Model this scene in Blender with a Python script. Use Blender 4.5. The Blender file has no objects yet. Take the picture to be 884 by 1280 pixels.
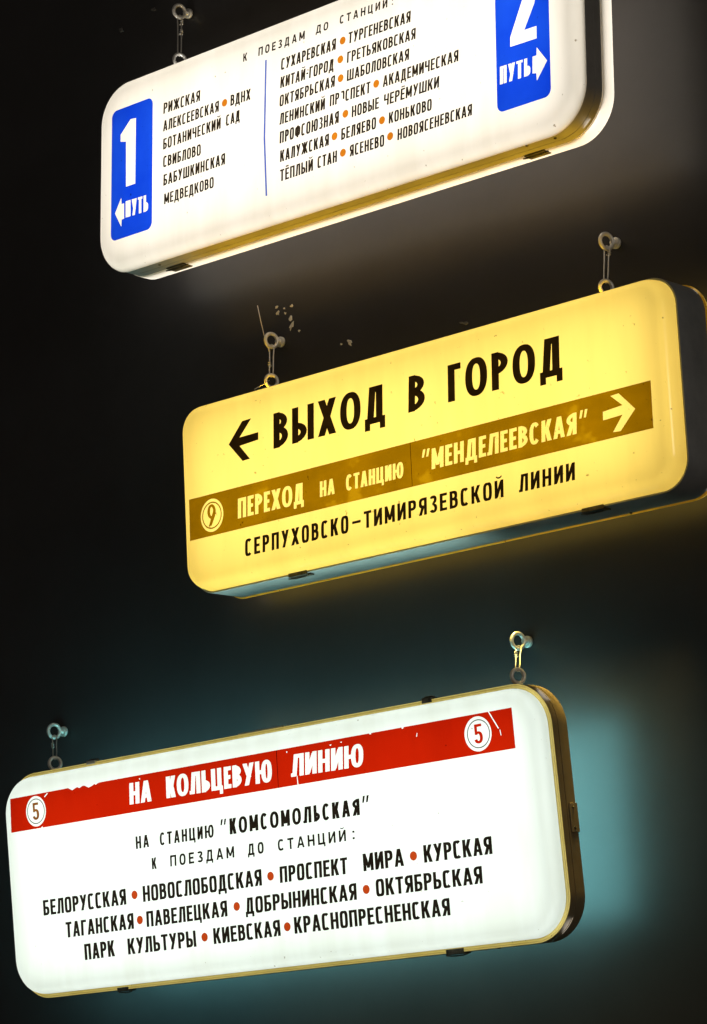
import bpy, bmesh, math, random
from mathutils import Vector, Matrix, noise
from mathutils.geometry import delaunay_2d_cdt

# ------------------------------------------------------------------ camera, world, exposure
scene = bpy.context.scene
C = scene.collection
cam_data = bpy.data.cameras.new("camera")
cam = bpy.data.objects.new("camera", cam_data)
C.objects.link(cam)
cam_data.sensor_fit = 'VERTICAL'
cam_data.sensor_height = 36.0
cam_data.lens = 97.078
cam_data.clip_start = 0.05
cam_data.clip_end = 200
cam.matrix_world = Matrix(((0.739737, 0.171442, 0.650689, 3.36934),
                           (0.671047, -0.116317, -0.732234, -4.13175),
                           (-0.04985, 0.978304, -0.201089, 1.6),
                           (0, 0, 0, 1)))
scene.camera = cam
scene.render.resolution_x = 707
scene.render.resolution_y = 1024

world = bpy.data.worlds.new("World")
scene.world = world
world.use_nodes = True
world.node_tree.nodes['Background'].inputs['Color'].default_value = (1.0, 0.86, 0.72, 1)
world.node_tree.nodes['Background'].inputs['Strength'].default_value = 0.042

vs = scene.view_settings
vs.view_transform = 'Standard'
vs.look = 'None'
vs.exposure = 0.0
vs.gamma = 1.0
vs.use_curve_mapping = False
scene.cycles.use_denoising = True
scene.cycles.max_bounces = 10
scene.cycles.transparent_max_bounces = 16
scene.cycles.sample_clamp_indirect = 4.0
scene.cycles.caustics_reflective = False


def area_lamp(name, loc, rot, sx, sy, power, col, parent=None, spread=180):
    d = bpy.data.lights.new(name, 'AREA')
    d.shape = 'RECTANGLE'
    d.size = sx
    d.size_y = sy
    d.energy = power
    d.color = col
    d.spread = math.radians(spread)
    o = bpy.data.objects.new(name, d)
    C.objects.link(o)
    if parent:
        o.parent = parent
    o.location = loc
    o.rotation_euler = rot
    return o


# dim station hall light, as one added unseen fill lamp for the case sides
area_lamp("hall_fill_lamp", (7.5, -2.4, 4.2), (math.radians(68), 0, math.radians(73)), 1.6, 0.6, 44.0, (1.0, 0.90, 0.78))

# ------------------------------------------------------------------ materials
def mat(name):
    m = bpy.data.materials.new(name)
    m.use_nodes = True
    nt = m.node_tree
    for n in list(nt.nodes):
        nt.nodes.remove(n)
    out = nt.nodes.new('ShaderNodeOutputMaterial')
    return m, nt, out


def N(nt, kind, **kw):
    n = nt.nodes.new(kind)
    for k, v in kw.items():
        if k in n.inputs:
            n.inputs[k].default_value = v
        else:
            setattr(n, k, v)
    return n


def noise_ramp(nt, scale, stops, detail=4.0, rough=0.6, stretch=(1, 1, 1), seed=0.0):
    tc = N(nt, 'ShaderNodeTexCoord')
    mp = N(nt, 'ShaderNodeMapping')
    mp.inputs['Scale'].default_value = stretch
    mp.inputs['Location'].default_value = (seed, seed * 1.7, seed * 0.6)
    nz = N(nt, 'ShaderNodeTexNoise')
    nz.inputs['Scale'].default_value = scale
    nz.inputs['Detail'].default_value = detail
    nz.inputs['Roughness'].default_value = rough
    rp = N(nt, 'ShaderNodeValToRGB')
    el = rp.color_ramp.elements
    while len(el) < len(stops):
        el.new(0.5)
    for e, (p, c) in zip(el, stops):
        e.position = p
        e.color = (*c, 1)
    nt.links.new(tc.outputs['Object'], mp.inputs['Vector'])
    nt.links.new(mp.outputs['Vector'], nz.inputs['Vector'])
    nt.links.new(nz.outputs['Fac'], rp.inputs['Fac'])
    return rp.outputs['Color'], nz.outputs['Fac']


def metal(name, c0, c1, metallic=0.4, rough=0.5, scale=9, stretch=(1, 1, 1), bump=0.15, seed=0.0):
    m, nt, out = mat(name)
    b = N(nt, 'ShaderNodeBsdfPrincipled')
    b.inputs['Metallic'].default_value = metallic
    b.inputs['Roughness'].default_value = rough
    col, fac = noise_ramp(nt, scale, [(0.36, c0), (0.66, c1)], 6, 0.65, stretch, seed)
    nt.links.new(col, b.inputs['Base Color'])
    bp = N(nt, 'ShaderNodeBump')
    bp.inputs['Strength'].default_value = bump
    bp.inputs['Distance'].default_value = 0.002
    nt.links.new(fac, bp.inputs['Height'])
    nt.links.new(bp.outputs['Normal'], b.inputs['Normal'])
    nt.links.new(b.outputs['BSDF'], out.inputs['Surface'])
    return m


def acrylic(name, c0, c1, gloss=0.05, scale=2.2, seed=0.0):
    """Milky backlit sheet: most light passes through it diffusely, a little is reflected."""
    m, nt, out = mat(name)
    col, _ = noise_ramp(nt, scale, [(0.3, c0), (0.7, c1)], 5, 0.6, (1, 1, 1), seed)
    tr = N(nt, 'ShaderNodeBsdfTranslucent')
    di = N(nt, 'ShaderNodeBsdfDiffuse')
    gl = N(nt, 'ShaderNodeBsdfGlossy')
    gl.inputs['Roughness'].default_value = 0.22
    # age: faint runs down the sheet and a few specks of dirt stuck to it
    runs, _ = noise_ramp(nt, 9.0, [(0.35, (0.93, 0.925, 0.90)), (0.6, (1, 1, 1))], 4, 0.55, (1.6, 1.0, 0.28), seed + 2.0)
    specks, _ = noise_ramp(nt, 95.0, [(0.225, (0.45, 0.40, 0.32)), (0.275, (1, 1, 1))], 2, 0.5, (1, 1, 1), seed + 5.0)
    for extra in (runs, specks):
        mu = N(nt, 'ShaderNodeMix', data_type='RGBA', blend_type='MULTIPLY')
        mu.inputs[0].default_value = 1.0
        nt.links.new(col, mu.inputs[6])
        nt.links.new(extra, mu.inputs[7])
        col = mu.outputs[2]
    nt.links.new(col, tr.inputs['Color'])
    nt.links.new(col, di.inputs['Color'])
    m1 = N(nt, 'ShaderNodeMixShader')
    m1.inputs['Fac'].default_value = 0.25
    nt.links.new(tr.outputs[0], m1.inputs[1])
    nt.links.new(di.outputs[0], m1.inputs[2])
    m2 = N(nt, 'ShaderNodeMixShader')
    m2.inputs['Fac'].default_value = gloss
    nt.links.new(m1.outputs[0], m2.inputs[1])
    nt.links.new(gl.outputs[0], m2.inputs[2])
    nt.links.new(m2.outputs[0], out.inputs['Surface'])
    return m


def film(name, stops, scale=14, gloss=0.03, detail=3, stretch=(1, 1, 1), seed=0.0):
    """Coloured vinyl film: a colour filter with a faint sheen."""
    m, nt, out = mat(name)
    col, _ = noise_ramp(nt, scale, stops, detail, 0.55, stretch, seed)
    tp = N(nt, 'ShaderNodeBsdfTransparent')
    nt.links.new(col, tp.inputs['Color'])
    gl = N(nt, 'ShaderNodeBsdfGlossy')
    gl.inputs['Roughness'].default_value = 0.3
    gl.inputs['Color'].default_value = (0.5, 0.5, 0.5, 1)
    mx = N(nt, 'ShaderNodeMixShader')
    mx.inputs['Fac'].default_value = gloss
    nt.links.new(tp.outputs[0], mx.inputs[1])
    nt.links.new(gl.outputs[0], mx.inputs[2])
    nt.links.new(mx.outputs[0], out.inputs['Surface'])
    return m


M = {}
M['grey_case'] = metal('grey_case', (0.27, 0.26, 0.245), (0.36, 0.35, 0.33), 0.35, 0.5, 7, (1, 1, 1), 0.2)
M['dark_case'] = metal('dark_case', (0.24, 0.25, 0.25), (0.33, 0.335, 0.33), 0.35, 0.55, 11, (1, 1, 1), 0.25, 3.1)
M['brass_case'] = metal('brass_case', (0.25, 0.185, 0.10), (0.35, 0.265, 0.15), 0.35, 0.45, 8, (1, 1, 1), 0.15, 5.7)
M['steel'] = metal('galvanised_steel', (0.70, 0.68, 0.62), (0.85, 0.83, 0.78), 0.45, 0.36, 60, (1, 1, 1), 0.2)
M['wire'] = metal('steel_wire', (0.7, 0.67, 0.6), (0.84, 0.81, 0.75), 0.35, 0.4, 80, (1, 1, 1), 0.1)
M['clip'] = metal('oxidised_clip', (0.05, 0.045, 0.035), (0.17, 0.15, 0.11), 0.6, 0.5, 70, (1, 1, 1), 0.2)
M['clip_light'] = metal('worn_clip', (0.4, 0.38, 0.32), (0.55, 0.53, 0.46), 0.6, 0.4, 70, (1, 1, 1), 0.2)
M['white_panel'] = acrylic('warm_white_acrylic', (0.95, 0.895, 0.79), (0.98, 0.93, 0.83), seed=1.7)
M['dim_panel'] = acrylic('dimmed_white_acrylic', (0.56, 0.52, 0.47), (0.64, 0.59, 0.53), seed=3.2)  # dark tint chosen to weaken the light through the unseen rear cover
M['yellow_panel'] = acrylic('yellow_acrylic', (0.97, 0.69, 0.135), (0.99, 0.725, 0.155), seed=2.3)
M['cool_panel'] = acrylic('cool_white_acrylic', (0.86, 0.955, 0.865), (0.9, 0.985, 0.905), seed=4.1)
M['amber_rim'] = acrylic('amber_rim_plastic', (0.92, 0.74, 0.20), (0.98, 0.82, 0.28), 0.05, 12)
M['black_film'] = film('black_film', [(0.3, (0.008, 0.005, 0.003)), (0.7, (0.018, 0.012, 0.008))], 40)
M['ink_film'] = film('worn_black_ink', [(0.25, (0.012, 0.009, 0.006)), (0.62, (0.03, 0.021, 0.012)), (0.8, (0.20, 0.15, 0.09))], 26, seed=7.7)
M['blue_film'] = film('blue_film', [(0.3, (0.003, 0.045, 0.76)), (0.7, (0.010, 0.085, 0.88))], 6)
M['blue_line'] = film('blue_line_film', [(0.3, (0.07, 0.13, 0.6)), (0.7, (0.12, 0.2, 0.65))], 30)
M['red_film'] = film('red_film', [(0.3, (0.52, 0.010, 0.0006)), (0.7, (0.58, 0.014, 0.001))], 5)
M['brown_film'] = film('brown_film', [(0.40, (0.235, 0.15, 0.0)), (0.6, (0.29, 0.185, 0.0)), (0.66, (0.40, 0.28, 0.01))], 9, stretch=(1, 1, 1.5), seed=1.2)
M['dark_red_film'] = film('dark_red_film', [(0.3, (0.20, 0.05, 0.01)), (0.7, (0.34, 0.12, 0.02))], 90)
M['orange_film'] = film('orange_film', [(0.3, (0.56, 0.17, 0.008)), (0.7, (0.62, 0.22, 0.012))], 12)
M['rust_film'] = film('rust_film', [(0.3, (0.46, 0.044, 0.006)), (0.7, (0.54, 0.06, 0.01))], 12)
M['clear_film'] = film('clear_film', [(0.3, (0.97, 0.97, 0.97)), (0.7, (1, 1, 1))], 12, 0.01)
M['seam'] = film('seam_line', [(0.3, (0.2, 0.12, 0.05)), (0.7, (0.3, 0.2, 0.1))], 20)

# wall: dark polished plaster
m, nt, out = mat('dark_wall')
b = N(nt, 'ShaderNodeBsdfPrincipled')
b.inputs['Roughness'].default_value = 0.38
col, fac = noise_ramp(nt, 4.0, [(0.3, (0.028, 0.0265, 0.0275)), (0.7, (0.040, 0.038, 0.0395))], 10, 0.72)
nt.links.new(col, b.inputs['Base Color'])
bp = N(nt, 'ShaderNodeBump')
bp.inputs['Strength'].default_value = 0.05
bp.inputs['Distance'].default_value = 0.004
nt.links.new(fac, bp.inputs['Height'])
nt.links.new(bp.outputs['Normal'], b.inputs['Normal'])
nt.links.new(b.outputs['BSDF'], out.inputs['Surface'])
M['wall'] = m
M['scuff'] = metal('dusty_scuff', (0.10, 0.095, 0.09), (0.16, 0.15, 0.14), 0.0, 0.85, 60)
M['chip'] = metal('bare_plaster', (0.6, 0.57, 0.5), (0.8, 0.76, 0.68), 0.0, 0.8, 60)

# ------------------------------------------------------------------ geometry helpers
def link(name, me, material, parent=None):
    o = bpy.data.objects.new(name, me)
    C.objects.link(o)
    if material is not None:
        me.materials.append(material)
    if parent is not None:
        o.parent = parent
    return o


def from_bm(name, bm, material, parent=None, smooth=False):
    bmesh.ops.recalc_face_normals(bm, faces=bm.faces)
    me = bpy.data.meshes.new(name)
    bm.to_mesh(me)
    bm.free()
    if smooth:
        me.polygons.foreach_set('use_smooth', [True] * len(me.polygons))
    return link(name, me, material, parent)


def round_rect(w, h, r, n=14):
    pts = []
    for cx, cz, a0 in ((w/2-r, h/2-r, 0), (-w/2+r, h/2-r, 90), (-w/2+r, -h/2+r, 180), (w/2-r, -h/2+r, 270)):
        for k in range(n + 1):
            a = math.radians(a0 + 90 * k / n)
            pts.append((cx + r * math.cos(a), cz + r * math.sin(a)))
    return pts


def loft(name, W, H, r, profile, material, parent, cap=None, du=0.0, dv=0.0, auto=40):
    bm = bmesh.new()
    rings = []
    for inset, y in profile:
        rr = max(r - inset, 0.012)
        rings.append([bm.verts.new((x + du, y, z + dv)) for x, z in round_rect(W - 2*inset, H - 2*inset, rr)])
    n = len(rings[0])
    pairs = list(zip(rings, rings[1:]))
    for a, b_ in pairs:
        for k in range(n):
            bm.faces.new((a[k], a[(k+1) % n], b_[(k+1) % n], b_[k]))
    if cap == 'last':
        bm.faces.new(rings[-1])
    o = from_bm(name, bm, material, parent, True)
    o.data.set_sharp_from_angle(angle=math.radians(auto))
    return o


def add_box(bm, x0, x1, y0, y1, z0, z1, bev=0.0):
    vs_ = [bm.verts.new((x, y, z)) for x in (x0, x1) for y in (y0, y1) for z in (z0, z1)]
    fs = []
    for f in ((0, 1, 3, 2), (4, 6, 7, 5), (0, 4, 5, 1), (2, 3, 7, 6), (0, 2, 6, 4), (1, 5, 7, 3)):
        fs.append(bm.faces.new([vs_[i] for i in f]))
    if bev:
        es = {e for f in fs for e in f.edges}
        bmesh.ops.bevel(bm, geom=list(es), offset=bev, segments=1, affect='EDGES')


def tube_pts(bm, pts, rad, sides=8, closed=False):
    pts = [Vector(p) for p in pts]
    n = len(pts)
    rings = []
    prev = None
    for i, p in enumerate(pts):
        if closed:
            t = pts[(i+1) % n] - pts[i-1]
        else:
            t = pts[min(i+1, n-1)] - pts[max(i-1, 0)]
        t.normalize()
        if prev is None:
            ref = Vector((0, 0, 1)) if abs(t.z) < 0.9 else Vector((1, 0, 0))
            u = t.cross(ref).normalized()
        else:
            u = (prev - t * prev.dot(t)).normalized()
        prev = u
        v = t.cross(u)
        rr = rad(i / max(n-1, 1)) if callable(rad) else rad
        rings.append([bm.verts.new(p + (u*math.cos(a) + v*math.sin(a)) * rr)
                      for a in (2*math.pi*k/sides for k in range(sides))])
    m_ = n if closed else n - 1
    for i in range(m_):
        a, b_ = rings[i], rings[(i+1) % n]
        for k in range(sides):
            bm.faces.new((a[k], a[(k+1) % sides], b_[(k+1) % sides], b_[k]))
    if not closed:
        bm.faces.new(rings[0][::-1])
        bm.faces.new(rings[-1])


def torus(bm, c, axis, R, r, n=28, sides=10, squash=1.0):
    axis = Vector(axis).normalized()
    ref = Vector((0, 0, 1))
    u = axis.cross(ref).normalized()
    v = axis.cross(u)
    pts = [Vector(c) + u*R*math.cos(2*math.pi*k/n) + v*R*squash*math.sin(2*math.pi*k/n) for k in range(n)]
    tube_pts(bm, pts, r, sides, True)


# ------------------------------------------------------------------ lettering: a condensed sign-writer's alphabet
def rect(x0, y0, x1, y1):
    return [(x0, y0), (x1, y0), (x1, y1), (x0, y1)]


def diag(x0, y0, x1, y1, t):
    return [(x0, y0), (x0 + t, y0), (x1 + t, y1), (x1, y1)]


def arc(cx, cy, rx, ry, t, h, a0, a1, n=18, p=2.0):
    """pieces of a (super)elliptic ring between two angles, as quads"""
    def pt(ax, ay, a):
        c, s = math.cos(a), math.sin(a)
        return (cx + ax*math.copysign(abs(c)**(2/p), c), cy + ay*math.copysign(abs(s)**(2/p), s))
    t, h = min(t, rx*0.9), min(h, ry*0.9)
    out_ = []
    for k in range(n):
        a = math.radians(a0 + (a1-a0)*k/n)
        b_ = math.radians(a0 + (a1-a0)*(k+1)/n)
        out_.append([pt(rx, ry, a), pt(rx, ry, b_), pt(rx-t, ry-h, b_), pt(rx-t, ry-h, a)])
    return out_


REL = {'М': 1.22, 'Ж': 1.5, 'Ш': 1.5, 'Ю': 1.5, 'Ы': 1.32, 'Ф': 1.25, 'Д': 1.12, 'Г': 0.8, 'Е': 0.84, 'Ё': 0.84, 'Т': 0.92,
       'З': 0.9, ':': 0.3, '-': 0.5, '–': 1.0, 'А': 1.08, 'Х': 1.08, 'У': 1.02, 'С': 0.94, 'Ь': 0.92, 'Р': 0.93, 'Б': 0.93,
       'В': 0.95, 'Я': 0.95, '“': 0.7, '”': 0.7, 'К': 1.02, 'Ц': 1.05, '@': 0.95}

REL_WIDE = {'О': 1.2, 'Е': 0.72, 'В': 0.9, 'Ь': 0.84, 'Л': 1.08, 'Ц': 1.15, 'У': 1.1, 'Ю': 1.62, 'Д': 1.17, 'Г': 0.72, 'Р': 0.88, 'С': 1.0, 'К': 0.97}   # the rounder hand of the headings


def glyph(ch, w, t, h, p):
    P = []
    def bowl(x0, y0, x1, y1, tt=None, flip=False):
        tt = tt or t
        ry = (y1-y0)/2
        rx = min((x1-x0)*0.72, 0.36) if p > 3 else min((x1-x0)*0.85, 0.5)
        rx = max(rx, tt*1.05)
        a = [rect(x0, y1-h, x1-rx, y1), rect(x0, y0, x1-rx, y0+h)] + arc(x1-rx, y0+ry, rx, ry, tt, h, -90, 90, 14, 2.0 if p < 3 else 2.8)
        if flip:
            a = [[(x0+x1-x, y) for x, y in q] for q in a]
        P.extend(a)
    m_ = w/2
    if ch == 'А':
        P += [[(0, 0), (t*1.02, 0), (m_+t*0.32, 1), (m_-t*0.55, 1)], [(w-t*1.02, 0), (w, 0), (m_+t*0.55, 1), (m_-t*0.32, 1)],
              rect(0.15*w+t*0.4, 0.2, 0.85*w-t*0.4, 0.2+h)]
    elif ch == 'Б':
        P += [rect(0, 0, t, 1), rect(0, 1-h, 0.9*w, 1)]; bowl(0, 0, w, 0.58)
    elif ch == 'В':
        P += [rect(0, 0, t, 1)]; bowl(0, 0.53-h/2, 0.94*w, 1); bowl(0, 0, w, 0.53+h/2)
    elif ch == 'Г':
        P += [rect(0, 0, t, 1), rect(0, 1-h, w, 1)]
    elif ch == 'Д':
        P += [rect(0, -0.02, w, h-0.02), rect(0, -0.19, t*0.8, h-0.03), rect(w-t*0.8, -0.19, w, h-0.03),
              rect(0.22*w, 1-h, 0.88*w, 1), rect(0.88*w-t, 0, 0.88*w, 1), diag(0.1*w, 0, 0.22*w, 1, t)]
    elif ch in 'ЕЁ':
        P += [rect(0, 0, t, 1), rect(0, 1-h, w, 1), rect(0, 0, w, h), rect(0, 0.5-h/2+.01, 0.9*w, 0.5+h/2+.01)]
        if ch == 'Ё':
            P += [rect(0.12*w, 1.08, 0.12*w+t*0.85, 1.21), rect(0.88*w-t*0.85, 1.08, 0.88*w, 1.21)]
    elif ch == 'Ж':
        P += [rect(m_-t/2, 0, m_+t/2, 1)]
        for s in (1, -1):
            for y in (0, 1):
                q = diag(0, y, m_-t*0.8, 0.5 + (0.06 if y else -0.06) * -1, t)
                P.append(q if s == 1 else [(w-x, yy) for x, yy in q])
    elif ch == 'З':
        P += arc(m_*0.95, 0.755, 0.47*w, 0.245, t, h, -90, 155, 16, 2.3) + arc(m_, 0.265, 0.5*w, 0.265, t, h, -155, 90, 16, 2.3)
        P += [rect(0.36*w, 0.53-h*0.55, 0.6*w, 0.53+h*0.45)]
    elif ch in 'ИЙ':
        P += [rect(0, 0, t, 1), rect(w-t, 0, w, 1), diag(t*0.15, 0.06, w-t*1.15, 0.94, t)]
        if ch == 'Й':
            P += arc(m_, 1.24, 0.22, 0.16, 0.08, 0.09, 185, 355, 8)
    elif ch == 'К':
        P += [rect(0, 0, t, 1), diag(t*0.55, 0.38, w-t*1.1, 1, t*1.08), diag(w-t*1.1, 0, 0.3*w, 0.56, t*1.1)]
    elif ch == 'Л':
        P += [rect(0.2*w, 1-h, w, 1), rect(w-t, 0, w, 1), diag(0.06*w, 0, 0.2*w, 1, t), rect(-0.03*w, 0, 0.06*w+t*0.6, h*0.9)]
    elif ch == 'М':
        P += [rect(0, 0, t, 1), rect(w-t, 0, w, 1), [(m_-t*0.45, 0.16), (m_+t*0.45, 0.16), (t*1.0, 1), (0, 1)],
              [(m_-t*0.45, 0.16), (m_+t*0.45, 0.16), (w, 1), (w-t*1.0, 1)]]
    elif ch == 'Н':
        P += [rect(0, 0, t, 1), rect(w-t, 0, w, 1), rect(0, 0.5-h/2, w, 0.5+h/2)]
    elif ch == 'О':
        P += arc(m_, 0.5, m_, 0.515, t, h, 0, 360, 44, p)
    elif ch == '@':   # the worn letter: only its upper right shoulder is left
        P += arc(m_, 0.5, m_, 0.515, t, h, -20, 130, 20, p)
    elif ch == 'П':
        P += [rect(0, 0, t, 1), rect(w-t, 0, w, 1), rect(0, 1-h, w, 1)]
    elif ch == 'Р':
        P += [rect(0, 0, t, 1)]; bowl(0, 0.4, w, 1)
    elif ch == 'С':
        P += arc(m_, 0.5, m_, 0.515, t, h, 42, 318, 34, p)
    elif ch == 'Т':
        P += [rect(0, 1-h, w, 1), rect(m_-t/2, 0, m_+t/2, 1)]
    elif ch == 'У':
        P += [diag(0.14*w, 0, w-t, 1, t), diag(0, 1, m_-t*0.35, 0.36, t)]
    elif ch == 'Ф':
        P += [rect(m_-t/2, 0, m_+t/2, 1)] + arc(m_, 0.53, m_, 0.4, t, h, 0, 360, 36, p)
    elif ch == 'Х':
        P += [diag(0, 0, w-t*1.08, 1, t*1.08), diag(w-t*1.08, 0, 0, 1, t*1.08)]
    elif ch == 'Ц':
        P += [rect(0, 0, t, 1), rect(0.9*w-t, 0, 0.9*w, 1), rect(0, 0, w, h), rect(w-t*0.75, -0.19, w, h*0.9)]
    elif ch == 'Ч':
        P += [rect(0, 0.52, t, 1), rect(w-t, 0, w, 1), rect(t*0.2, 0.42, w, 0.42+h), [(0, 0.55), (t, 0.55), (t*1.2, 0.42), (t*0.2, 0.42)]]
    elif ch == 'Ш':
        P += [rect(0, 0, t, 1), rect(m_-t/2, 0, m_+t/2, 1), rect(w-t, 0, w, 1), rect(0, 0, w, h)]
    elif ch == 'Ы':
        P += [rect(0, 0, t, 1), rect(w-t, 0, w, 1)]; bowl(0, 0, w*0.68, 0.57)
    elif ch == 'Ь':
        P += [rect(0, 0, t, 1)]; bowl(0, 0, w, 0.57)
    elif ch == 'Ю':
        P += [rect(0, 0, t, 1), rect(0, 0.5-h/2, 0.45*w, 0.5+h/2)] + arc(0.68*w, 0.5, 0.32*w, 0.515, t, h, 0, 360, 40, p)
    elif ch == 'Я':
        P += [rect(w-t, 0, w, 1), diag(0, 0, 0.34*w, 0.5, t*1.05)]; bowl(0, 0.4, w, 1, flip=True)
    elif ch == ':':
        P += [rect(0.5*w-t*0.55, 0.05, 0.5*w+t*0.55, 0.23), rect(0.5*w-t*0.55, 0.62, 0.5*w+t*0.55, 0.80)]
    elif ch == '-':
        P += [rect(0.05*w, 0.42, 0.95*w, 0.42+h)]
    elif ch == '–':
        P += [rect(0, 0.42, w, 0.42+h)]
    elif ch in '“”':
        for x in (0.05*w, 0.58*w):
            P += [[(x, 0.66), (x+0.24*w, 0.66), (x+0.42*w, 1.03), (x+0.12*w, 1.03)]]
    return P


STYLE = {'n': (0.20, 0.145, 0.105, 3.6), 's': (0.22, 0.185, 0.39, 2.6), 'h': (0.242, 0.168, 0.150, 2.3), 'm': (0.225, 0.165, 0.105, 2.4),
         'b': (0.22, 0.16, 0.19, 3.4), 'H': (0.26, 0.18, 0.085, 2.4), 'p': (0.22, 0.17, 0.22, 2.4), 'P': (0.245, 0.18, 0.19, 2.4),
         'g': (0.23, 0.16, 0.105, 4.0), 'u': (0.215, 0.14, 0.10, 5.0)}


def word_polys(txt, a, b_, cap, style):
    """polygons, in the sign's own plane, of one word from baseline point a to b_"""
    t, h, g, p = STYLE[style]
    a, b_, cap = Vector(a), Vector(b_), Vector(cap)
    capL = cap.length
    Wt = (b_-a).length / capL
    n = len(txt)
    wide = REL_WIDE if style in 'hmHpP' else {}
    rel = [wide.get(c, REL.get(c, 1.0)) for c in txt]
    w = (Wt - g*(n-1)) / sum(rel)
    ux = (b_-a) / Wt
    polys = []
    x = 0.0
    for c, r_ in zip(txt, rel):
        for q in glyph(c, w*r_, t, h, p):
            polys.append([tuple(a + ux*(x+px) + cap*py) for px, py in q])
        x += w*r_ + g
    return polys


def film_mesh(name, pos, neg, y, material, parent):
    """flat sheet = union of the pos polygons minus the neg ones, at depth y of the sign"""
    K = 100.0
    verts, faces = [], []
    for q in pos + neg:
        if sum(q[k-1][0]*q[k][1] - q[k][0]*q[k-1][1] for k in range(len(q))) < 0:
            q = q[::-1]                                # the union needs every outline counter-clockwise
        faces.append(list(range(len(verts), len(verts)+len(q))))
        verts += [Vector((x*K, z*K)) for x, z in q]
    np_ = len(pos)
    vo, _, fo, _, _, of = delaunay_2d_cdt(verts, [], faces, 0, 1e-4)
    keep = []
    for f, o_ in zip(fo, of):
        if any(i < np_ for i in o_) and not any(i >= np_ for i in o_):
            keep.append(f)
    me = bpy.data.meshes.new(name)
    me.from_pydata([(v.x/K, y, v.y/K) for v in vo], [], [list(f) for f in keep])
    bm = bmesh.new()
    bm.from_mesh(me)
    bmesh.ops.delete(bm, geom=[v for v in bm.verts if not v.link_faces], context='VERTS')
    for f in bm.faces:
        if f.normal.y > 0:
            f.normal_flip()
    bm.to_mesh(me)
    bm.free()
    return link(name, me, material, parent)


def circle(cx, cz, rx, rz=None, n=40):
    rz = rz or rx
    return [(cx + rx*math.cos(2*math.pi*k/n), cz + rz*math.sin(2*math.pi*k/n)) for k in range(n)]


def ring_polys(cx, cz, r0, r1, n=44):
    return [[(cx+r*math.cos(a), cz+r*math.sin(a)) for r, a in ((r0, a0), (r0, a1), (r1, a1), (r1, a0))]
            for a0, a1 in ((2*math.pi*k/n, 2*math.pi*(k+1)/n) for k in range(n))]


def tag(o, label, cat, group=None):
    o['label'] = label
    o['category'] = cat
    if group:
        o['group'] = group


def sign_root(name, c, R, label, s=1.0):
    o = bpy.data.objects.new(name, None)
    C.objects.link(o)
    mw = (Matrix(R) * s).to_4x4()
    mw.translation = Vector(c)
    o.matrix_world = mw
    o.empty_display_size = 0.1
    tag(o, label, 'sign', 'lightbox signs hanging on the dark wall')
    return o

# ------------------------------------------------------------------ the wall behind the signs (setting)
bm = bmesh.new()
add_box(bm, -6.0, 6.0, 0.0, 0.3, 0.0, 7.0)
wall = from_bm('wall', bm, M['wall'])
wall['kind'] = 'structure'
random.seed(5)
for cx, cz, s, el in ((-0.490, 3.212, 5, .55), (-0.487, 3.199, 6, 1.1), (-0.446, 3.205, 5, .7), (-0.453, 3.177, 6, 1.3), (-0.449, 3.162, 6, 1.9),
                      (-0.429, 3.146, 4, .7), (-0.289, 3.091, 5, 2.1), (-0.312, 3.091, 3, 1), (-0.466, 3.193, 3, 1.0), (-0.468, 3.204, 3, 0.8),
                      (-0.935, 3.969, 9, .6), (-0.829, 3.987, 11, .35), (0.021, 3.062, 8, .5), (0.010, 3.066, 6, .4)):
    bm = bmesh.new()
    n = 11
    s *= 0.0008
    tilt = random.uniform(-.7, .7)
    pts = []
    for k in range(n):
        a = 2*math.pi*k/n
        r = s * random.uniform(0.4, 1.2)
        x, z = r*math.cos(a), r*math.sin(a)*el
        pts.append((cx + x*math.cos(tilt) - z*math.sin(tilt), cz + x*math.sin(tilt) + z*math.cos(tilt)))
    top = [bm.verts.new((x, -0.0022, z)) for x, z in pts]
    low = [bm.verts.new((cx+(x-cx)*1.25, 0.0005, cz+(z-cz)*1.25)) for x, z in pts]
    bm.faces.new(top)
    for k in range(n):
        bm.faces.new((top[k], top[(k+1) % n], low[(k+1) % n], low[k]))
    from_bm('paint_chip', bm, M['scuff' if cx < -0.8 or cx > 0 else 'chip'], wall)


# ------------------------------------------------------------------ shared sign parts
def hanging_ring(root, u, y, top, h, name='hanging_ring'):
    """eye screw standing on the top edge of the case; h = height of the ring's centre above it"""
    bm = bmesh.new()
    ax = (0.85, -0.38, 0.0)
    torus(bm, (u, y, top + h), ax, 0.0132, 0.0038, 28, 10)
    tube_pts(bm, [(u, y, top - 0.004), (u, y, top + max(h - 0.0128, 0.002))], 0.0036, 10)
    tube_pts(bm, [(u, y, top + 0.0005), (u, y, top + 0.0028)], 0.0078, 12)
    return from_bm(name, bm, M['steel'], root, True)


def latch(root, u, z, y0, y1, side, lip=0.012, width=0.046, light=False, slot=True):
    """bent spring clip over the edge of the case; side = +1 on the top edge, -1 underneath"""
    bm = bmesh.new()
    z0, z1 = sorted((z + side*0.0006, z + side*0.0034))
    add_box(bm, u - width/2, u + width/2, y0, y1, z0, z1, 0.0007)
    if lip:
        za, zb = sorted((z + side*0.0034, z - side*lip))
        add_box(bm, u - width/2, u + width/2, y0 - 0.0028, y0 - 0.0002, za, zb, 0.0007)
    o = from_bm('latch', bm, M['clip_light' if light else 'clip'], root)
    if slot:
        bm = bmesh.new()
        y2 = y0 + (y1-y0)*0.25
        tube_pts(bm, [(u - width*0.62, y2, z + side*0.004), (u - width*0.3, y2, z + side*0.0062),
                      (u + width*0.3, y2, z + side*0.0062), (u + width*0.62, y2, z + side*0.004)], 0.0015, 6)
        from_bm('latch_pin', bm, M['clip'], o, True)
    return o


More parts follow.
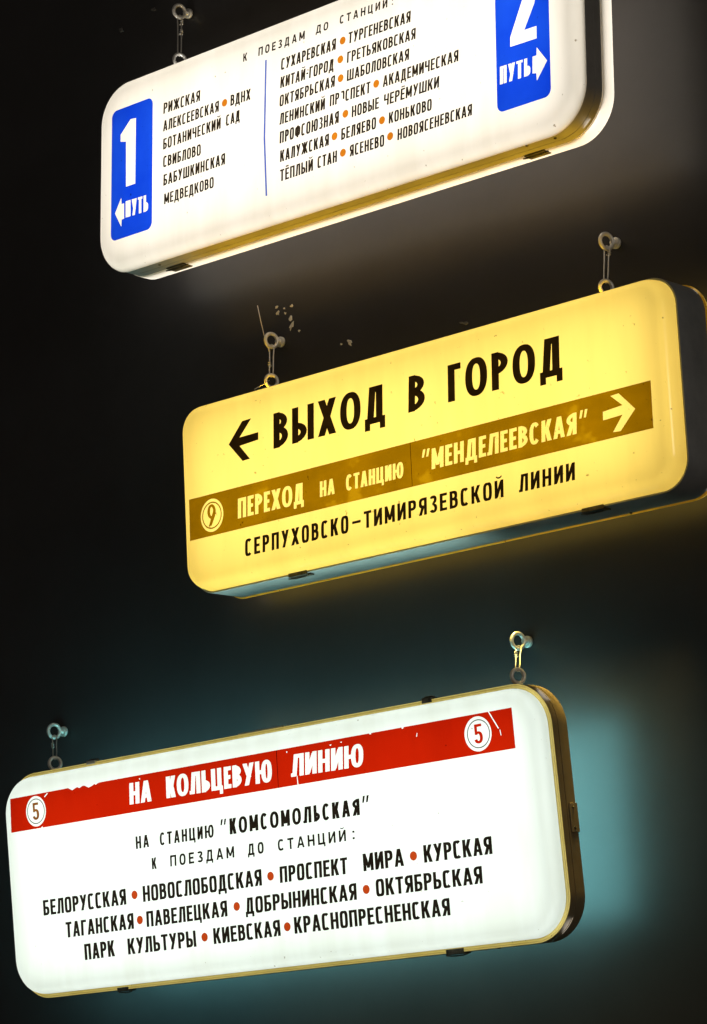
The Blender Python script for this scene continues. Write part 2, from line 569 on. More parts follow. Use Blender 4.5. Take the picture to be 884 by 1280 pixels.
def rivet(root, u, y, z, r=0.0035, axis='z', side=-1):
    bm = bmesh.new()
    d = {'z': (0, 0, side), 'x': (side, 0, 0)}[axis]
    p0 = Vector((u, y, z))
    dv = Vector(d)
    tube_pts(bm, [p0 - dv*0.001, p0 + dv*0.0012, p0 + dv*0.0024], lambda f: r*(1 - 0.5*f*f), 10)
    return from_bm('rivet', bm, M['clip'], root, True)


def words(root, rows, y, material, parent=None):
    for txt, a, b_, cap, st in rows:
        film_mesh('lettering', word_polys(txt, a, b_, cap, st), [], y, material, parent or root)


# lines of W1..W3: (word, baseline start, baseline end, cap-height vector, lettering style)
W1=[
  ('РИЖСКАЯ', (-0.4567, 0.1003), (-0.3419, 0.099), (0.0012, 0.0243), 'n'),
  ('АЛЕКСЕЕВСКАЯ', (-0.4573, 0.0605), (-0.284, 0.0602), (0.0008, 0.0239), 'n'),
  ('ВДНХ', (-0.2489, 0.0624), (-0.1885, 0.0608), (0.0009, 0.0241), 'n'),
  ('БОТАНИЧЕСКИЙ', (-0.4569, 0.0196), (-0.2782, 0.0209), (0.0007, 0.0243), 'n'),
  ('САД', (-0.2624, 0.0215), (-0.2205, 0.0233), (0.0008, 0.0238), 'n'),
  ('СВИБЛОВО', (-0.4566, -0.0205), (-0.3391, -0.0221), (0.0007, 0.0242), 'n'),
  ('БАБУШКИНСКАЯ', (-0.4553, -0.0621), (-0.2649, -0.0613), (0.0007, 0.0248), 'n'),
  ('МЕДВЕДКОВО', (-0.4526, -0.1041), (-0.299, -0.1037), (0.0003, 0.0235), 'n'),
  ('К', (-0.2107, 0.1497), (-0.1986, 0.1495), (0.0009, 0.0177), 's'),
  ('ПОЕЗДАМ', (-0.1653, 0.1497), (-0.0297, 0.1486), (0.0013, 0.0181), 's'),
  ('ДО', (0.0022, 0.1507), (0.0372, 0.15), (0.0018, 0.017), 's'),
  ('СТАНЦИЙ', (0.0699, 0.1517), (0.2016, 0.1495), (0.0014, 0.0176), 's'),
  (':', (0.213, 0.1498), (0.2185, 0.1497), (0.001, 0.015), 's'),
  ('СУХАРЕВСКАЯ', (-0.0989, 0.1002), (0.0584, 0.1008), (0.0018, 0.0241), 'n'),
  ('ТУРГЕНЕВСКАЯ', (0.0933, 0.1029), (0.2632, 0.1003), (0.0019, 0.0236), 'n'),
  ('КИТАЙ-ГОРОД', (-0.1012, 0.0614), (0.0519, 0.0592), (0.0022, 0.024), 'n'),
  ('ГРЕТЬЯКОВСКАЯ', (0.0892, 0.063), (0.2761, 0.0615), (0.0015, 0.023), 'n'),
  ('ОКТЯБРЬСКАЯ', (-0.1035, 0.0218), (0.0548, 0.0229), (0.0018, 0.024), 'n'),
  ('ШАБОЛОВСКАЯ', (0.0884, 0.0244), (0.258, 0.0231), (0.0015, 0.0233), 'n'),
  ('ЛЕНИНСКИЙ', (-0.1032, -0.0173), (0.0267, -0.0182), (0.0014, 0.0241), 'n'),
  ('ПР@СПЕКТ', (0.0401, -0.0162), (0.1526, -0.017), (0.0015, 0.0238), 'n'),
  ('АКАДЕМИЧЕСКАЯ', (0.1868, -0.0152), (0.3868, -0.016), (0.0013, 0.0234), 'n'),
  ('ПРОФСОЮЗНАЯ', (-0.1034, -0.0579), (0.0653, -0.057), (0.0014, 0.0253), 'n'),
  ('НОВЫЕ', (0.1011, -0.0555), (0.1757, -0.0559), (0.0011, 0.0235), 'n'),
  ('ЧЕРЁМУШКИ', (0.1886, -0.0548), (0.3356, -0.0557), (0.0019, 0.0234), 'n'),
  ('КАЛУЖСКАЯ', (-0.1023, -0.0981), (0.0373, -0.0972), (0.0009, 0.0247), 'n'),
  ('БЕЛЯЕВО', (0.0713, -0.0956), (0.1673, -0.0959), (0.0011, 0.0242), 'n'),
  ('КОНЬКОВО', (0.2016, -0.0954), (0.3158, -0.0967), (0.0011, 0.0232), 'n'),
  ('ТЁПЛЫЙ', (-0.1025, -0.1397), (-0.0079, -0.1394), (0.0005, 0.025), 'n'),
  ('СТАН', (0.0044, -0.1382), (0.0592, -0.1379), (0.001, 0.0243), 'n'),
  ('ЯСЕНЕВО', (0.0945, -0.1362), (0.189, -0.1377), (0.0007, 0.0238), 'n'),
  ('НОВОЯСЕНЕВСКАЯ', (0.2243, -0.1355), (0.4189, -0.1347), (0.0012, 0.023), 'n'),
]
W2=[
  ('ВЫХОД', (-0.3444, 0.0563), (-0.042, 0.0554), (0.004, 0.0725), 'h'),
  ('В', (0.0179, 0.0571), (0.0602, 0.0571), (0.006, 0.0709), 'h'),
  ('ГОРОД', (0.1191, 0.0567), (0.3963, 0.0556), (0.0037, 0.0721), 'h'),
  ('ПЕРЕХОД', (-0.4523, -0.0681), (-0.2677, -0.0684), (0.0023, 0.041), 'm'),
  ('НА', (-0.2236, -0.0653), (-0.1838, -0.0653), (0.0019, 0.0311), 'm'),
  ('СТАНЦИЮ', (-0.1534, -0.0653), (-0.0033, -0.0663), (0.002, 0.0308), 'm'),
  ('МЕНДЕЛЕЕВСКАЯ', (0.069, -0.0643), (0.4192, -0.064), (0.0029, 0.0398), 'm'),
  ('“', (0.0428, -0.064), (0.063, -0.0643), (0.0039, 0.0407), 'm'),
  ('”', (0.4248, -0.064), (0.444, -0.0641), (0.0033, 0.0401), 'm'),
  ('СЕРПУХОВСКО', (-0.4364, -0.1491), (-0.1519, -0.1491), (0.0019, 0.0346), 'b'),
  ('–', (-0.1424, -0.1485), (-0.1198, -0.1485), (0.0022, 0.0334), 'b'),
  ('ТИМИРЯЗЕВСКОЙ', (-0.1114, -0.1484), (0.2405, -0.1493), (0.0017, 0.0336), 'b'),
  ('ЛИНИИ', (0.2779, -0.1478), (0.4086, -0.1484), (0.0024, 0.0331), 'b'),
]
W3=[
  ('НА', (-0.3337, 0.1338), (-0.2704, 0.1335), (0.0036, 0.0437), 'H'),
  ('КОЛЬЦЕВУЮ', (-0.2276, 0.134), (0.0635, 0.1319), (0.0028, 0.0437), 'H'),
  ('ЛИНИЮ', (0.1149, 0.1342), (0.3, 0.1318), (0.0047, 0.043), 'H'),
  ('НА', (-0.3254, 0.0411), (-0.2874, 0.0414), (0.0011, 0.0257), 'p'),
  ('СТАНЦИЮ', (-0.2567, 0.0408), (-0.1053, 0.0408), (0.0017, 0.0255), 'p'),
  ('“', (-0.0871, 0.0411), (-0.0697, 0.0411), (0.002, 0.0317), 'P'),
  ('КОМСОМОЛЬСКАЯ', (-0.0615, 0.041), (0.2803, 0.0397), (0.0019, 0.0318), 'P'),
  ('”', (0.2862, 0.039), (0.3042, 0.0388), (0.0023, 0.035), 'P'),
  ('К', (-0.284, -0.005), (-0.2708, -0.0048), (0.0008, 0.0231), 's'),
  ('ПОЕЗДАМ', (-0.2323, -0.0048), (-0.0544, -0.0055), (0.0014, 0.0225), 's'),
  ('ДО', (-0.0177, -0.0055), (0.0251, -0.0055), (0.0015, 0.0224), 's'),
  ('СТАНЦИЙ', (0.063, -0.0055), (0.2397, -0.0058), (0.0011, 0.022), 's'),
  (':', (0.2554, -0.0054), (0.2627, -0.0056), (0.0012, 0.0215), 's'),
  ('БЕЛОРУССКАЯ', (-0.6125, -0.0681), (-0.3651, -0.0684), (0.0005, 0.0323), 'g'),
  ('НОВОСЛОБОДСКАЯ', (-0.3167, -0.0682), (0.0132, -0.068), (0.0012, 0.0323), 'g'),
  ('ПРОСПЕКТ', (0.0608, -0.0682), (0.2362, -0.0686), (0.002, 0.0319), 'g'),
  ('МИРА', (0.2763, -0.0681), (0.3772, -0.0682), (0.0011, 0.0334), 'g'),
  ('КУРСКАЯ', (0.4263, -0.0678), (0.5888, -0.0687), (0.0008, 0.0329), 'g'),
  ('ТАГАНСКАЯ', (-0.5495, -0.1202), (-0.3487, -0.1196), (0.0011, 0.0322), 'g'),
  ('ПАВЕЛЕЦКАЯ', (-0.312, -0.1198), (-0.0858, -0.1193), (0.0011, 0.0317), 'g'),
  ('ДОБРЫНИНСКАЯ', (-0.0367, -0.12), (0.2534, -0.1198), (0.0017, 0.0319), 'g'),
  ('ОКТЯБРЬСКАЯ', (0.302, -0.1189), (0.5594, -0.12), (0.0012, 0.0323), 'g'),
  ('ПАРК', (-0.4981, -0.171), (-0.4093, -0.1704), (-0.0, 0.033), 'g'),
  ('КУЛЬТУРЫ', (-0.371, -0.1705), (-0.1773, -0.1713), (0.0002, 0.0324), 'g'),
  ('КИЕВСКАЯ', (-0.1292, -0.1707), (0.0509, -0.1703), (0.0004, 0.0315), 'g'),
  ('КРАСНОПРЕСНЕНСКАЯ', (0.0876, -0.1698), (0.4767, -0.1707), (0.0007, 0.0322), 'g'),
]


EPS = 0.0005

# ------------------------------------------------------------------ sign 1: white, station lists, tracks 1 and 2
W, H, T = 1.36159, 0.43417, 0.0929
s1 = sign_root('direction_sign', (-0.17269, -0.175, 3.52932),
               ((0.999388, 0.027236, 0.021946), (-0.028034, 0.998925, 0.036928), (-0.020917, -0.03752, 0.999077)),
               'white lightbox sign listing stations between blue track panels 1 and 2, topmost of the three', 0.99748)
loft('case', W - 0.011, H - 0.005, 0.088, [(0.006, 0.0005), (0.001, 0.0005), (0.0, 0.0015), (0.0, 0.027), (0.0008, 0.0275), (0.0008, 0.0285), (0.0, 0.029),
                           (0.0, 0.0475), (0.001, 0.0485), (0.006, 0.0485), (0.003, 0.047), (0.002, 0.042)], M['grey_case'], s1, 'last', 0.0055, -0.0025)  # closed by an added inner web that blocks light between front and back
loft('front_panel', W - 0.011, H - 0.005, 0.088, [(0.004, 0.0005), (-0.0015, 0.0), (-0.002, -0.0015), (-0.0012, -0.006), (0.002, -0.0125), (0.0065, -0.0175), (0.012, -0.0208),
                                  (0.018, -0.0222), (0.024, -0.0224)], M['white_panel'], s1, 'last', 0.0055, -0.0025, auto=60)
loft('back_panel', W - 0.011, H - 0.005, 0.088, [(0.004, 0.0486), (-0.001, 0.049), (-0.0016, 0.0505), (-0.001, 0.079), (0.003, 0.087), (0.012, 0.0915)], M['white_panel'], s1, None, 0.0055, -0.0025, auto=60)
loft('back_cover', W - 0.011, H - 0.005, 0.088, [(0.012, 0.0916), (0.024, 0.0929)], M['dim_panel'], s1, 'last', 0.0055, -0.0025, auto=60)  # unseen cover added with a dim tint, cuts the glow on the wall
YF = -0.0224 - EPS
words(s1, W1, YF, M['ink_film'])
film_mesh('divider_line', [[(-0.1449, 0.135), (-0.1397, 0.135), (-0.1448, -0.0348), (-0.1502, -0.0348)], [(-0.1502, -0.0348), (-0.1448, -0.0348), (-0.1393, -0.1606), (-0.1445, -0.1606)]], [], YF, M['blue_line'], s1)
for x, z in ((-0.2664, 0.0745), (0.0781, 0.1144), (0.0712, 0.0761), (0.0715, 0.0358), (0.1694, -0.0027), (0.084, -0.043), (0.0533, -0.0824), (0.1839, -0.0831), (0.0762, -0.1231), (0.2052, -0.1218)):
    film_mesh('bullet_dot', [circle(x, z, 0.0082, n=24)], [], YF, M['orange_film'], s1)


def plate(root, cx, digit, arrow, put):
    w_, h_ = 0.1325, 0.297
    outline = [(cx + x, z) for x, z in round_rect(w_, h_, 0.016, 8)]
    letters = word_polys('ПУТЬ', *put, 'u')
    o = film_mesh('track_plate', [outline], digit + arrow + letters, YF, M['blue_film'], root)
    film_mesh('numeral', digit, [], YF - 0.0003, M['clear_film'], o)
    film_mesh('arrow', arrow, [], YF - 0.0003, M['clear_film'], o)
    film_mesh('lettering', letters, [], YF - 0.0003, M['clear_film'], o)


plate(s1, -0.5568, [[(-0.5943, 0.0889), (-0.562, 0.1163), (-0.5445, 0.1145), (-0.5451, -0.0347), (-0.5751, -0.0344), (-0.5764, 0.0685), (-0.594, 0.073)]],
      [[(-0.6102, -0.087), (-0.5902, -0.0563), (-0.5888, -0.0708), (-0.5807, -0.0705), (-0.5802, -0.1054), (-0.5883, -0.1058), (-0.5893, -0.1217)]],
      ((-0.5754, -0.1043), (-0.5031, -0.1062), (-0.0003, 0.0368)))
two = [[(0.5183, -0.0245), (0.5835, -0.0258), (0.5839, -0.0012), (0.5539, -0.0006), (0.5800, 0.046), (0.5845, 0.068), (0.5545, 0.068), (0.549, 0.0585), (0.5188, -0.0056)]] \
    + arc(0.5512, 0.074, 0.0334, 0.0435, 0.0300, 0.0235, -22, 180, 24, 2.2)
plate(s1, 0.549, two, [[(0.5725, -0.0595), (0.5822, -0.0594), (0.5833, -0.0438), (0.6075, -0.0768), (0.5818, -0.1097), (0.5807, -0.0944), (0.5715, -0.0928)]],
      ((0.4907, -0.0928), (0.5662, -0.0942), (0.001, 0.0355)))
hanging_ring(s1, -0.5123, 0.075, H/2, 0.0493)
latch(s1, 0.5148, -H/2, 0.044, 0.066, -1, 0, 0.05)
latch(s1, -0.4869, -H/2, 0.040, 0.068, -1, 0, 0.055)
rivet(s1, 0.5296, 0.006, -H/2)
rivet(s1, 0.5938, 0.012, -H/2)
rivet(s1, -0.5079, 0.016, -H/2)
LAMPF, LAMPB = (math.radians(-90), 0, 0), (math.radians(90), 0, 0)
area_lamp('tube_lamp', (0, 0.040, 0), LAMPF, W - 0.045, H - 0.026, 3.6, (1.0, 0.965, 0.91), s1)
area_lamp('tube_lamp', (0.004, 0.0505, -0.0025), LAMPB, W - 0.028, H - 0.022, 5.0, (1.0, 0.965, 0.92), s1)

# ------------------------------------------------------------------ sign 2: yellow, way out
W, H, T = 1.27332, 0.40, 0.08718
s2 = sign_root('direction_sign', (0.0, -0.15, 2.79425),
               ((0.999983, 0.005282, -0.002572), (-0.005268, 0.99997, 0.005766), (0.002602, -0.005753, 0.99998)),
               'yellow lightbox exit sign with a brown band and two arrows, between the two white signs')
loft('case', W - 0.014, H, 0.060, [(0.0045, 0.002), (0.004, 0.0), (0.0008, -0.0005), (0.0, 0.0008), (0.0, T-0.001), (0.001, T), (0.006, T), (0.003, T-0.004), (0.002, 0.05)], M['dark_case'], s2, 'last', 0.007)  # unseen inner web added to keep the two lamps' light apart
loft('front_panel', W - 0.014, H, 0.060, [(0.0042, 0.002), (0.0048, -0.004), (0.0062, -0.014), (0.0085, -0.022), (0.0125, -0.0295), (0.018, -0.0342), (0.0245, -0.0361), (0.032, -0.0364)],
     M['yellow_panel'], s2, 'last', 0.007, auto=60)
loft('back_panel', W - 0.014, H, 0.060, [(0.006, T+0.0004), (-0.0024, T+0.0006), (-0.003, T+0.002), (-0.001, T+0.008), (0.010, T+0.016), (0.022, T+0.018)], M['yellow_panel'], s2, 'last', 0.007, auto=60)
YF = -0.0364 - EPS
BAND = [(-0.5906, -0.0068), (0.592, 0.0), (0.5907, -0.0877), (-0.5927, -0.0938)]
BAND = [(-0.5912, -0.0035), (0.592, 0.0), (0.5907, -0.0877), (-0.5927, -0.0905)]
arr_r = [[(0.4816, -0.0358), (0.5266, -0.0322), (0.501, -0.0101), (0.5196, -0.0089), (0.5539, -0.0445), (0.5185, -0.0786), (0.5015, -0.0775), (0.5251, -0.0497), (0.4811, -0.0515)]]
light_words = [r for r in W2 if r[4] == 'm']
dark_words = [r for r in W2 if r[4] != 'm']
neg = arr_r + [circle(-0.526, -0.048, 0.0328, 0.0345)]
lw = [(r[0], word_polys(*r)) for r in light_words]
for _, p_ in lw:
    neg = neg + p_
band = film_mesh('colour_band', [BAND], neg, YF, M['brown_film'], s2)
for _, p_ in lw:
    film_mesh('lettering', p_, [], YF - 0.0003, M['clear_film'], band)
film_mesh('arrow', arr_r, [], YF - 0.0003, M['clear_film'], band)
film_mesh('number_mark', ring_polys(-0.526, -0.048, 0.0255, 0.0283)
          + arc(-0.5266, -0.0400, 0.0122, 0.0152, 0.0078, 0.0056, 0, 360, 30)
          + [[(-0.5146, -0.042), (-0.5222, -0.0400), (-0.5362, -0.0695), (-0.5278, -0.0695), (-0.5165, -0.0500)]], [], YF - 0.0003, M['brown_film'], band)
film_mesh('joint_line', [[(0.0180, -0.0020), (0.0194, -0.0020), (0.0191, -0.0885), (0.0177, -0.0885)]], [], YF - 0.0003, M['seam'], band)
words(s2, dark_words, YF, M['black_film'])
film_mesh('arrow', [[(-0.4702, 0.09), (-0.4294, 0.1312), (-0.4031, 0.1318), (-0.4381, 0.0988), (-0.3846, 0.0994), (-0.3855, 0.0838), (-0.4391, 0.081), (-0.4112, 0.0490), (-0.4323, 0.0484)]],
          [], YF, M['black_film'], s2)
hanging_ring(s2, -0.4479, 0.075, H/2, 0.0376)
hanging_ring(s2, 0.4266, 0.075, H/2, 0.0332)
latch(s2, 0.4186, -H/2, -0.0012, 0.020, -1, 0.005, 0.05)
latch(s2, -0.3252, -H/2, -0.0012, 0.020, -1, 0.005, 0.05)
rivet(s2, 0.4405, 0.0835, -H/2, 0.003)
area_lamp('tube_lamp', (0, 0.044, 0), LAMPF, W - 0.05, H - 0.022, 3.35, (1.0, 0.97, 0.92), s2)
area_lamp('tube_lamp', (0, T - 0.006, 0), LAMPB, W - 0.022, H - 0.018, 3.2, (1.0, 0.95, 0.88), s2)

# ------------------------------------------------------------------ sign 3: white with a red band, ring line
W, H, T = 1.46662, 0.47859, 0.04782
s3 = sign_root('direction_sign', (-0.42, -0.18424, 2.04893),
               ((0.999281, -0.03331, -0.018136), (0.032499, 0.998534, -0.043287), (0.019551, 0.042666, 0.998898)),
               'white lightbox sign with a red band between two number 5 discs, lowest of the three', 0.99015)
loft('case', W - 0.007, H, 0.086, [(0.0012, 0.0006), (0.0, 0.0012), (0.0, 0.0165), (0.0012, 0.0172), (0.0012, 0.0182), (0.0, 0.0188),
                           (0.0, T-0.001), (0.001, T), (0.007, T), (0.003, T-0.004), (0.002, 0.024)], M['brass_case'], s3, 'last', 0.0035)  # added inner web, unseen, stops the teal back light reaching the front
loft('rim', W - 0.007, H, 0.086, [(0.0090, 0.001), (0.0084, -0.0012), (0.0050, -0.0012), (0.0043, 0.0002), (0.0036, -0.0012), (0.0012, -0.0012), (0.0002, -0.0002), (0.0002, 0.0008)], M['amber_rim'], s3, None, 0.0035)
loft('front_panel', W - 0.007, H, 0.086, [(0.0085, 0.001), (0.0088, -0.006), (0.0095, -0.014), (0.0115, -0.0205), (0.0155, -0.0252), (0.021, -0.0277), (0.028, -0.0284)], M['cool_panel'], s3, 'last', 0.0035, auto=60)
loft('back_panel', W - 0.007, H, 0.086, [(0.007, T-0.0006), (0.004, T+0.0004), (0.0035, T+0.002), (0.006, T+0.007), (0.014, T+0.011), (0.026, T+0.012)], M['cool_panel'], s3, 'last', 0.0035, auto=60)
YF = -0.0284 - EPS


def on_face(polys):
    return [[(0.9966*u + 0.01257, 0.997*v - 0.0013) for u, v in q] for q in polys]


random.seed(11)
band_o = [(-0.7052, 0.1908), (-0.525, 0.1921)]
x = -0.520
while x < -0.434:
    band_o.append((x, 0.1921 - random.uniform(0.0, 0.0065)))
    x += random.uniform(0.004, 0.010)
band_o += [(-0.43, 0.1924), (0.6561, 0.1946), (0.6556, 0.1188), (-0.709, 0.1183)]
torn = [[(0.5995, 0.196), (0.6022, 0.196), (0.6222, 0.1608), (0.6200, 0.1600)], [(0.6232, 0.1575), (0.6248, 0.1578), (0.6262, 0.1468), (0.6245, 0.1465)],
        [(0.309, 0.196), (0.316, 0.196), (0.315, 0.1915), (0.311, 0.1920)], [(0.391, 0.196), (0.397, 0.196), (0.396, 0.1918), (0.392, 0.1912)],
        [(-0.3155, 0.1855), (-0.3115, 0.1865), (-0.3125, 0.1825)], [(0.0945, 0.1875), (0.0975, 0.1875), (0.0970, 0.1845), (0.0945, 0.1850)],
        [(0.1165, 0.118), (0.1190, 0.118), (0.1180, 0.1365), (0.1165, 0.1365)], [(-0.600, 0.1835), (-0.590, 0.1900), (-0.588, 0.1880), (-0.598, 0.1815)],
        [(-0.618, 0.117), (-0.608, 0.117), (-0.612, 0.1215)], [(0.425, 0.172), (0.4275, 0.179), (0.4285, 0.178), (0.427, 0.1715)],
        [(0.207, 0.1850), (0.2125, 0.1860), (0.2115, 0.1830)], [(0.235, 0.187), (0.240, 0.1875), (0.239, 0.1848)]]
light_words = [r for r in W3 if r[4] == 'H']
dark_words = [r for r in W3 if r[4] != 'H']
lw = [(r[0], word_polys(*r)) for r in light_words]
neg = on_face(torn + [circle(-0.6279, 0.1553, 0.0305, 0.0325), circle(0.5722, 0.1569, 0.0318, 0.0328)])
for _, p_ in lw:
    neg = neg + p_
band = film_mesh('colour_band', on_face([band_o]), neg, YF, M['red_film'], s3)
for _, p_ in lw:
    film_mesh('lettering', p_, [], YF - 0.0003, M['clear_film'], band)


def five(cx, cz, s):
    """the figure 5, s = height"""
    k = s
    P = [rect(cx-0.22*k, cz+0.36*k, cx+0.25*k, cz+0.5*k), rect(cx-0.22*k, cz-0.04*k, cx-0.05*k, cz+0.5*k)]
    P += [[(cx-0.27*k, cz-0.28*k), (cx-0.27*k, cz-0.36*k), (cx-0.10*k, cz-0.36*k), (cx-0.10*k, cz-0.28*k)]]
    P += arc(cx-0.005*k, cz-0.185*k, 0.285*k, 0.315*k, 0.195*k, 0.135*k, -160, 140, 26, 2.3)
    return P


for cx, cz, m_ in ((-0.6283, 0.1553, 'rust_film'), (0.5732, 0.1569, 'red_film')):
    film_mesh('number_ring', on_face(ring_polys(cx + 0.0005, cz, 0.0252, 0.0270)), [], YF - 0.0003, M['ink_film'], band)
    film_mesh('numeral', on_face(five(cx, cz, 0.0365)), [], YF - 0.0005, M['dark_red_film' if cx < 0 else 'red_film'], band)
film_mesh('joint_line', on_face([[(0.0684, 0.1934), (0.0702, 0.1934), (0.0669, 0.1185), (0.0653, 0.1185)]]), [], YF - 0.0003, M['seam'], band)
words(s3, dark_words, YF, M['black_film'])
for x, z in ((-0.3538, -0.0502), (0.0249, -0.0511), (0.3904, -0.051), (-0.344, -0.1026), (-0.0722, -0.1013), (0.2669, -0.1017), (-0.1664, -0.1537), (0.0572, -0.1536)):
    film_mesh('bullet_dot', on_face([circle(x, z, 0.0088, n=24)]), [], YF, M['rust_film'], s3)
hanging_ring(s3, -0.6115, 0.036, H/2, 0.0168)
hanging_ring(s3, 0.6408, 0.036, H/2, 0.0180)
latch(s3, -0.4638, H/2, -0.0014, 0.022, 1, 0.004, 0.026, True)
latch(s3, 0.4492, H/2, -0.0014, 0.022, 1, 0.006, 0.024, False)
latch(s3, 0.4582, -H/2, -0.0014, 0.020, -1, 0.007, 0.042, False)
rivet(s3, 0.5558, 0.006, -H/2, 0.004)
latch(s3, -0.4201, -H/2, -0.0014, 0.020, -1, 0.005, 0.032, False)
bm = bmesh.new()
add_box(bm, -0.044, 0.076, 0.0, 0.035, H/2 + 0.0003, H/2 + 0.0028, 0.0008)
from_bm('cover_strip', bm, M['clip_light'], s3)
bm = bmesh.new()
add_box(bm, W/2 + 0.0004, W/2 + 0.0024, 0.024, T + 0.001, -0.046, 0.008, 0.0006)
pl = from_bm('side_plate', bm, M['brass_case'], s3)
for z in (-0.038, 0.0):
    rivet(pl, W/2 + 0.0024, 0.034, z, 0.0028, 'x', 1)
area_lamp('tube_lamp', (0, 0.021, 0), LAMPF, W - 0.026, H - 0.024, 3.75, (0.98, 1.0, 1.0), s3)
area_lamp('tube_lamp', (0, T - 0.004, 0), LAMPB, W - 0.09, H - 0.10, 14.5, (0.30, 0.86, 1.0), s3)

# added strip lamps on the cases imitate leaking light, brightening neighbouring signs and rings
UPW, DOWN = (math.radians(180), 0, 0), (0, 0, 0)
area_lamp('edge_fill_lamp', (0.0, 0.068, 0.434/2 + 0.0002), UPW, 1.2, 0.008, 0.30, (1.0, 0.97, 0.9), s1, 60)
area_lamp('edge_fill_lamp', (-0.06, 0.052, 0.40/2 + 0.0006), UPW, 1.14, 0.012, 1.4, (1.0, 0.57, 0.03), s2, 60)
area_lamp('edge_fill_lamp', (-0.05, 0.085, -0.40/2 - 0.0006), DOWN, 1.1, 0.005, 2.6, (1.0, 0.74, 0.18), s2, 34)
area_lamp('edge_fill_lamp', (0.0, 0.045, 0.4786/2 + 0.0006), UPW, 1.1, 0.003, 0.55, (0.62, 1.0, 0.90), s3, 40)

# ------------------------------------------------------------------ eye bolts in the wall and the wire ties
def wall_eye(p, label):
    p = Vector(p)
    o = bpy.data.objects.new('eye_bolt', None)
    C.objects.link(o)
    o.location = (p.x, 0, p.z)
    o.empty_display_size = 0.03
    tag(o, label, 'eye bolt', 'eye bolts in the wall')
    y = p.y
    bm = bmesh.new()
    torus(bm, (0, y, 0), (0.90, -0.30, 0.0), 0.0140, 0.0040, 30, 10, 1.06)
    from_bm('ring', bm, M['steel'], o, True)
    bm = bmesh.new()
    tube_pts(bm, [(0.0035, y + 0.0125, 0), (0.0035, y + 0.02, 0), (0.0, 0.002, 0)], 0.0058, 12)
    from_bm('shank', bm, M['steel'], o, True)
    bm = bmesh.new()
    tube_pts(bm, [(0.0035, y + 0.021, 0), (0.0035, y + 0.0215, 0), (0.0035, y + 0.027, 0), (0.0035, y + 0.0275, 0)],
             lambda f: 0.0115 if 0.2 < f < 0.8 else 0.0105, 14)
    from_bm('collar', bm, M['steel'], o, True)
    return o


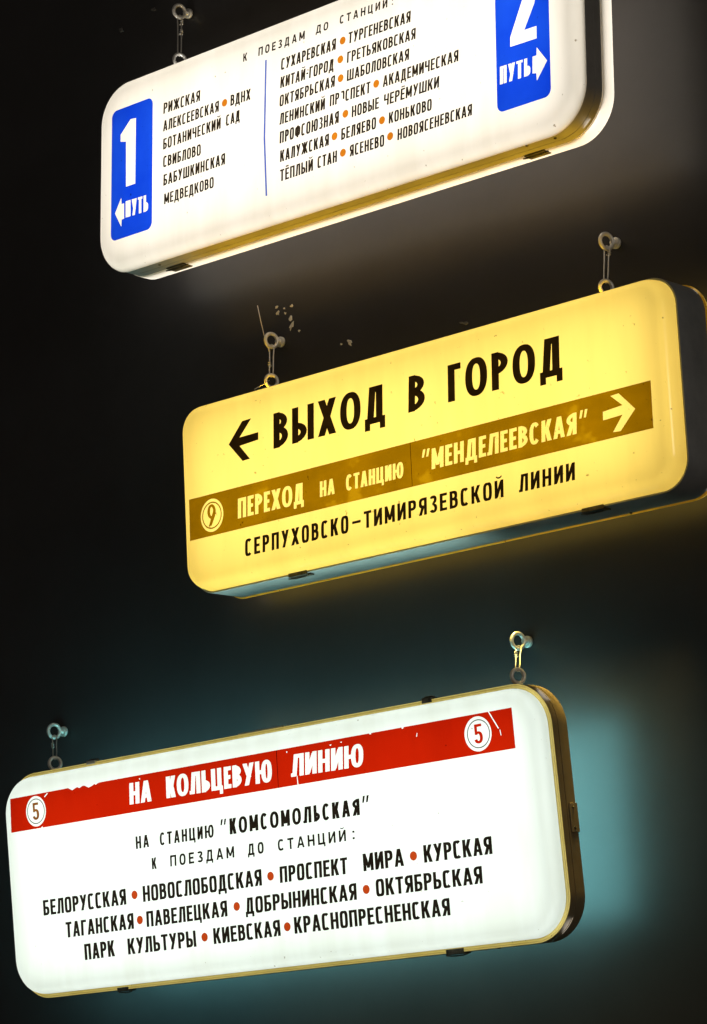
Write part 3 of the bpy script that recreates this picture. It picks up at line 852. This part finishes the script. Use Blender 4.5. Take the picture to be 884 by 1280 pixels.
def wire_tie(up, low, label, knots=((0.42, 0),), side=1, tails=(), gap=0.0050):
    """two strands of wire from the wall's eye to the sign's ring, twisted together on one side"""
    up, low = Vector(up), Vector(low)
    o = bpy.data.objects.new('wire_tie', None)
    C.objects.link(o)
    o.location = low
    o.empty_display_size = 0.03
    tag(o, label, 'wire tie', 'wire ties holding the signs')
    a = up - low
    b = Vector((0, 0, 0))
    g = Vector((0.74, 0.67, 0)) * gap          # spread of the two strands, across the view of the ring
    a0 = a + Vector((0, 0, -0.0136))
    b0 = b + Vector((0, 0, 0.0128))
    bm = bmesh.new()
    pts = []
    for f in [k/10 for k in range(11)]:
        p = a0.lerp(b0, f)
        pts.append(p - g*(1 - 0.35*f) + Vector((0.0006*math.sin(f*5), 0, 0)))
    loop_low = [b + Vector((-g.x*0.4, -g.y*0.4, 0.0098)), b + Vector((0, 0, 0.0088)), b + Vector((g.x*0.4, g.y*0.4, 0.0098))]
    pts2 = []
    for f in [k/10 for k in range(11)]:
        p = b0.lerp(a0, f)
        pts2.append(p + g*(0.65 + 0.35*f) + Vector((0.0005*math.sin(f*7), 0, 0)))
    loop_up = [a + Vector((g.x*0.5, g.y*0.5, -0.0100)), a + Vector((0, 0, -0.0090)), a + Vector((-g.x*0.5, -g.y*0.5, -0.0100))]
    tube_pts(bm, pts + loop_low + pts2 + loop_up, 0.0014, 7, True)
    for tl in tails:
        tube_pts(bm, [Vector(q) - low for q in tl], 0.0009, 6)
    from_bm('strand', bm, M['wire'], o, True)
    for f, s in knots:
        bm = bmesh.new()
        c = a0.lerp(b0, f) + g*side*(1 - 0.3*f)
        hel = []
        for k in range(40):
            t = k/39
            r = 0.0026 * (0.55 + 0.45*math.sin(math.pi*t))
            an = t * 2*math.pi * 3.5
            hel.append(c + Vector((r*math.cos(an), r*math.sin(an), (0.5 - t)*0.013)))
        hel.append(c + Vector((-0.0062*side, -0.002, -0.005 + s*0.002)))
        tube_pts(bm, hel, 0.00125, 6)
        from_bm('knot', bm, M['wire'], o, True)
    return o


def low_world(root, u, y, z):
    return root.matrix_world @ Vector((u, y, z))


LO = {'1l': low_world(s1, -0.5123, 0.075, 0.43417/2 + 0.0493), '2l': low_world(s2, -0.4479, 0.075, 0.2376), '2r': low_world(s2, 0.4266, 0.075, 0.2332),
      '3l': low_world(s3, -0.6115, 0.036, 0.47859/2 + 0.0168), '3r': low_world(s3, 0.6408, 0.036, 0.47859/2 + 0.0180)}
UP = {'1l': (-0.7154, -0.031, 3.9395), '2l': (-0.4831, -0.029, 3.1323), '2r': (0.4, -0.029, 3.1336), '3l': (-1.1925, -0.034, 2.3895), '3r': (0.1281, -0.031, 2.4037)}
wall_eye(UP['1l'], 'steel eye bolt in the wall above the left end of the top white sign')
wall_eye(UP['2l'], 'steel eye bolt beside paint chips, above the left end of the yellow sign')
wall_eye(UP['2r'], 'steel eye bolt in the wall above the right end of the yellow sign')
wall_eye(UP['3l'], 'steel eye bolt in the wall above the left end of the red banded sign')
wall_eye(UP['3r'], 'steel eye bolt in the wall above the right end of the red banded sign')
wire_tie(UP['1l'], LO['1l'], 'double wire tie with two knots holding the left end of the top white sign', ((0.13, 0), (0.40, 1)), 1)
wire_tie(UP['2l'], LO['2l'], 'wire tie with a long loose end sticking up, left end of the yellow sign', ((0.62, 0),), -1,
         (((-0.499, -0.050, 3.2086), (-0.4935, -0.048, 3.174), (-0.4905, -0.041, 3.137), (-0.4800, -0.040, 3.104)),
          ((-0.4520, -0.074, 3.032), (-0.4510, -0.098, 3.018), (-0.4520, -0.120, 3.006))))
wire_tie(UP['2r'], LO['2r'], 'wire tie with a small knot just under its eye bolt, right end of yellow sign', ((0.12, 0),), 1)
wire_tie(UP['3l'], LO['3l'], 'wire tie with one twisted knot holding the left end of the red banded sign', ((0.4, 0),), -1)
wire_tie(UP['3r'], LO['3r'], 'wire tie with one twisted knot holding the right end of the red banded sign', ((0.3, 0),), -1)
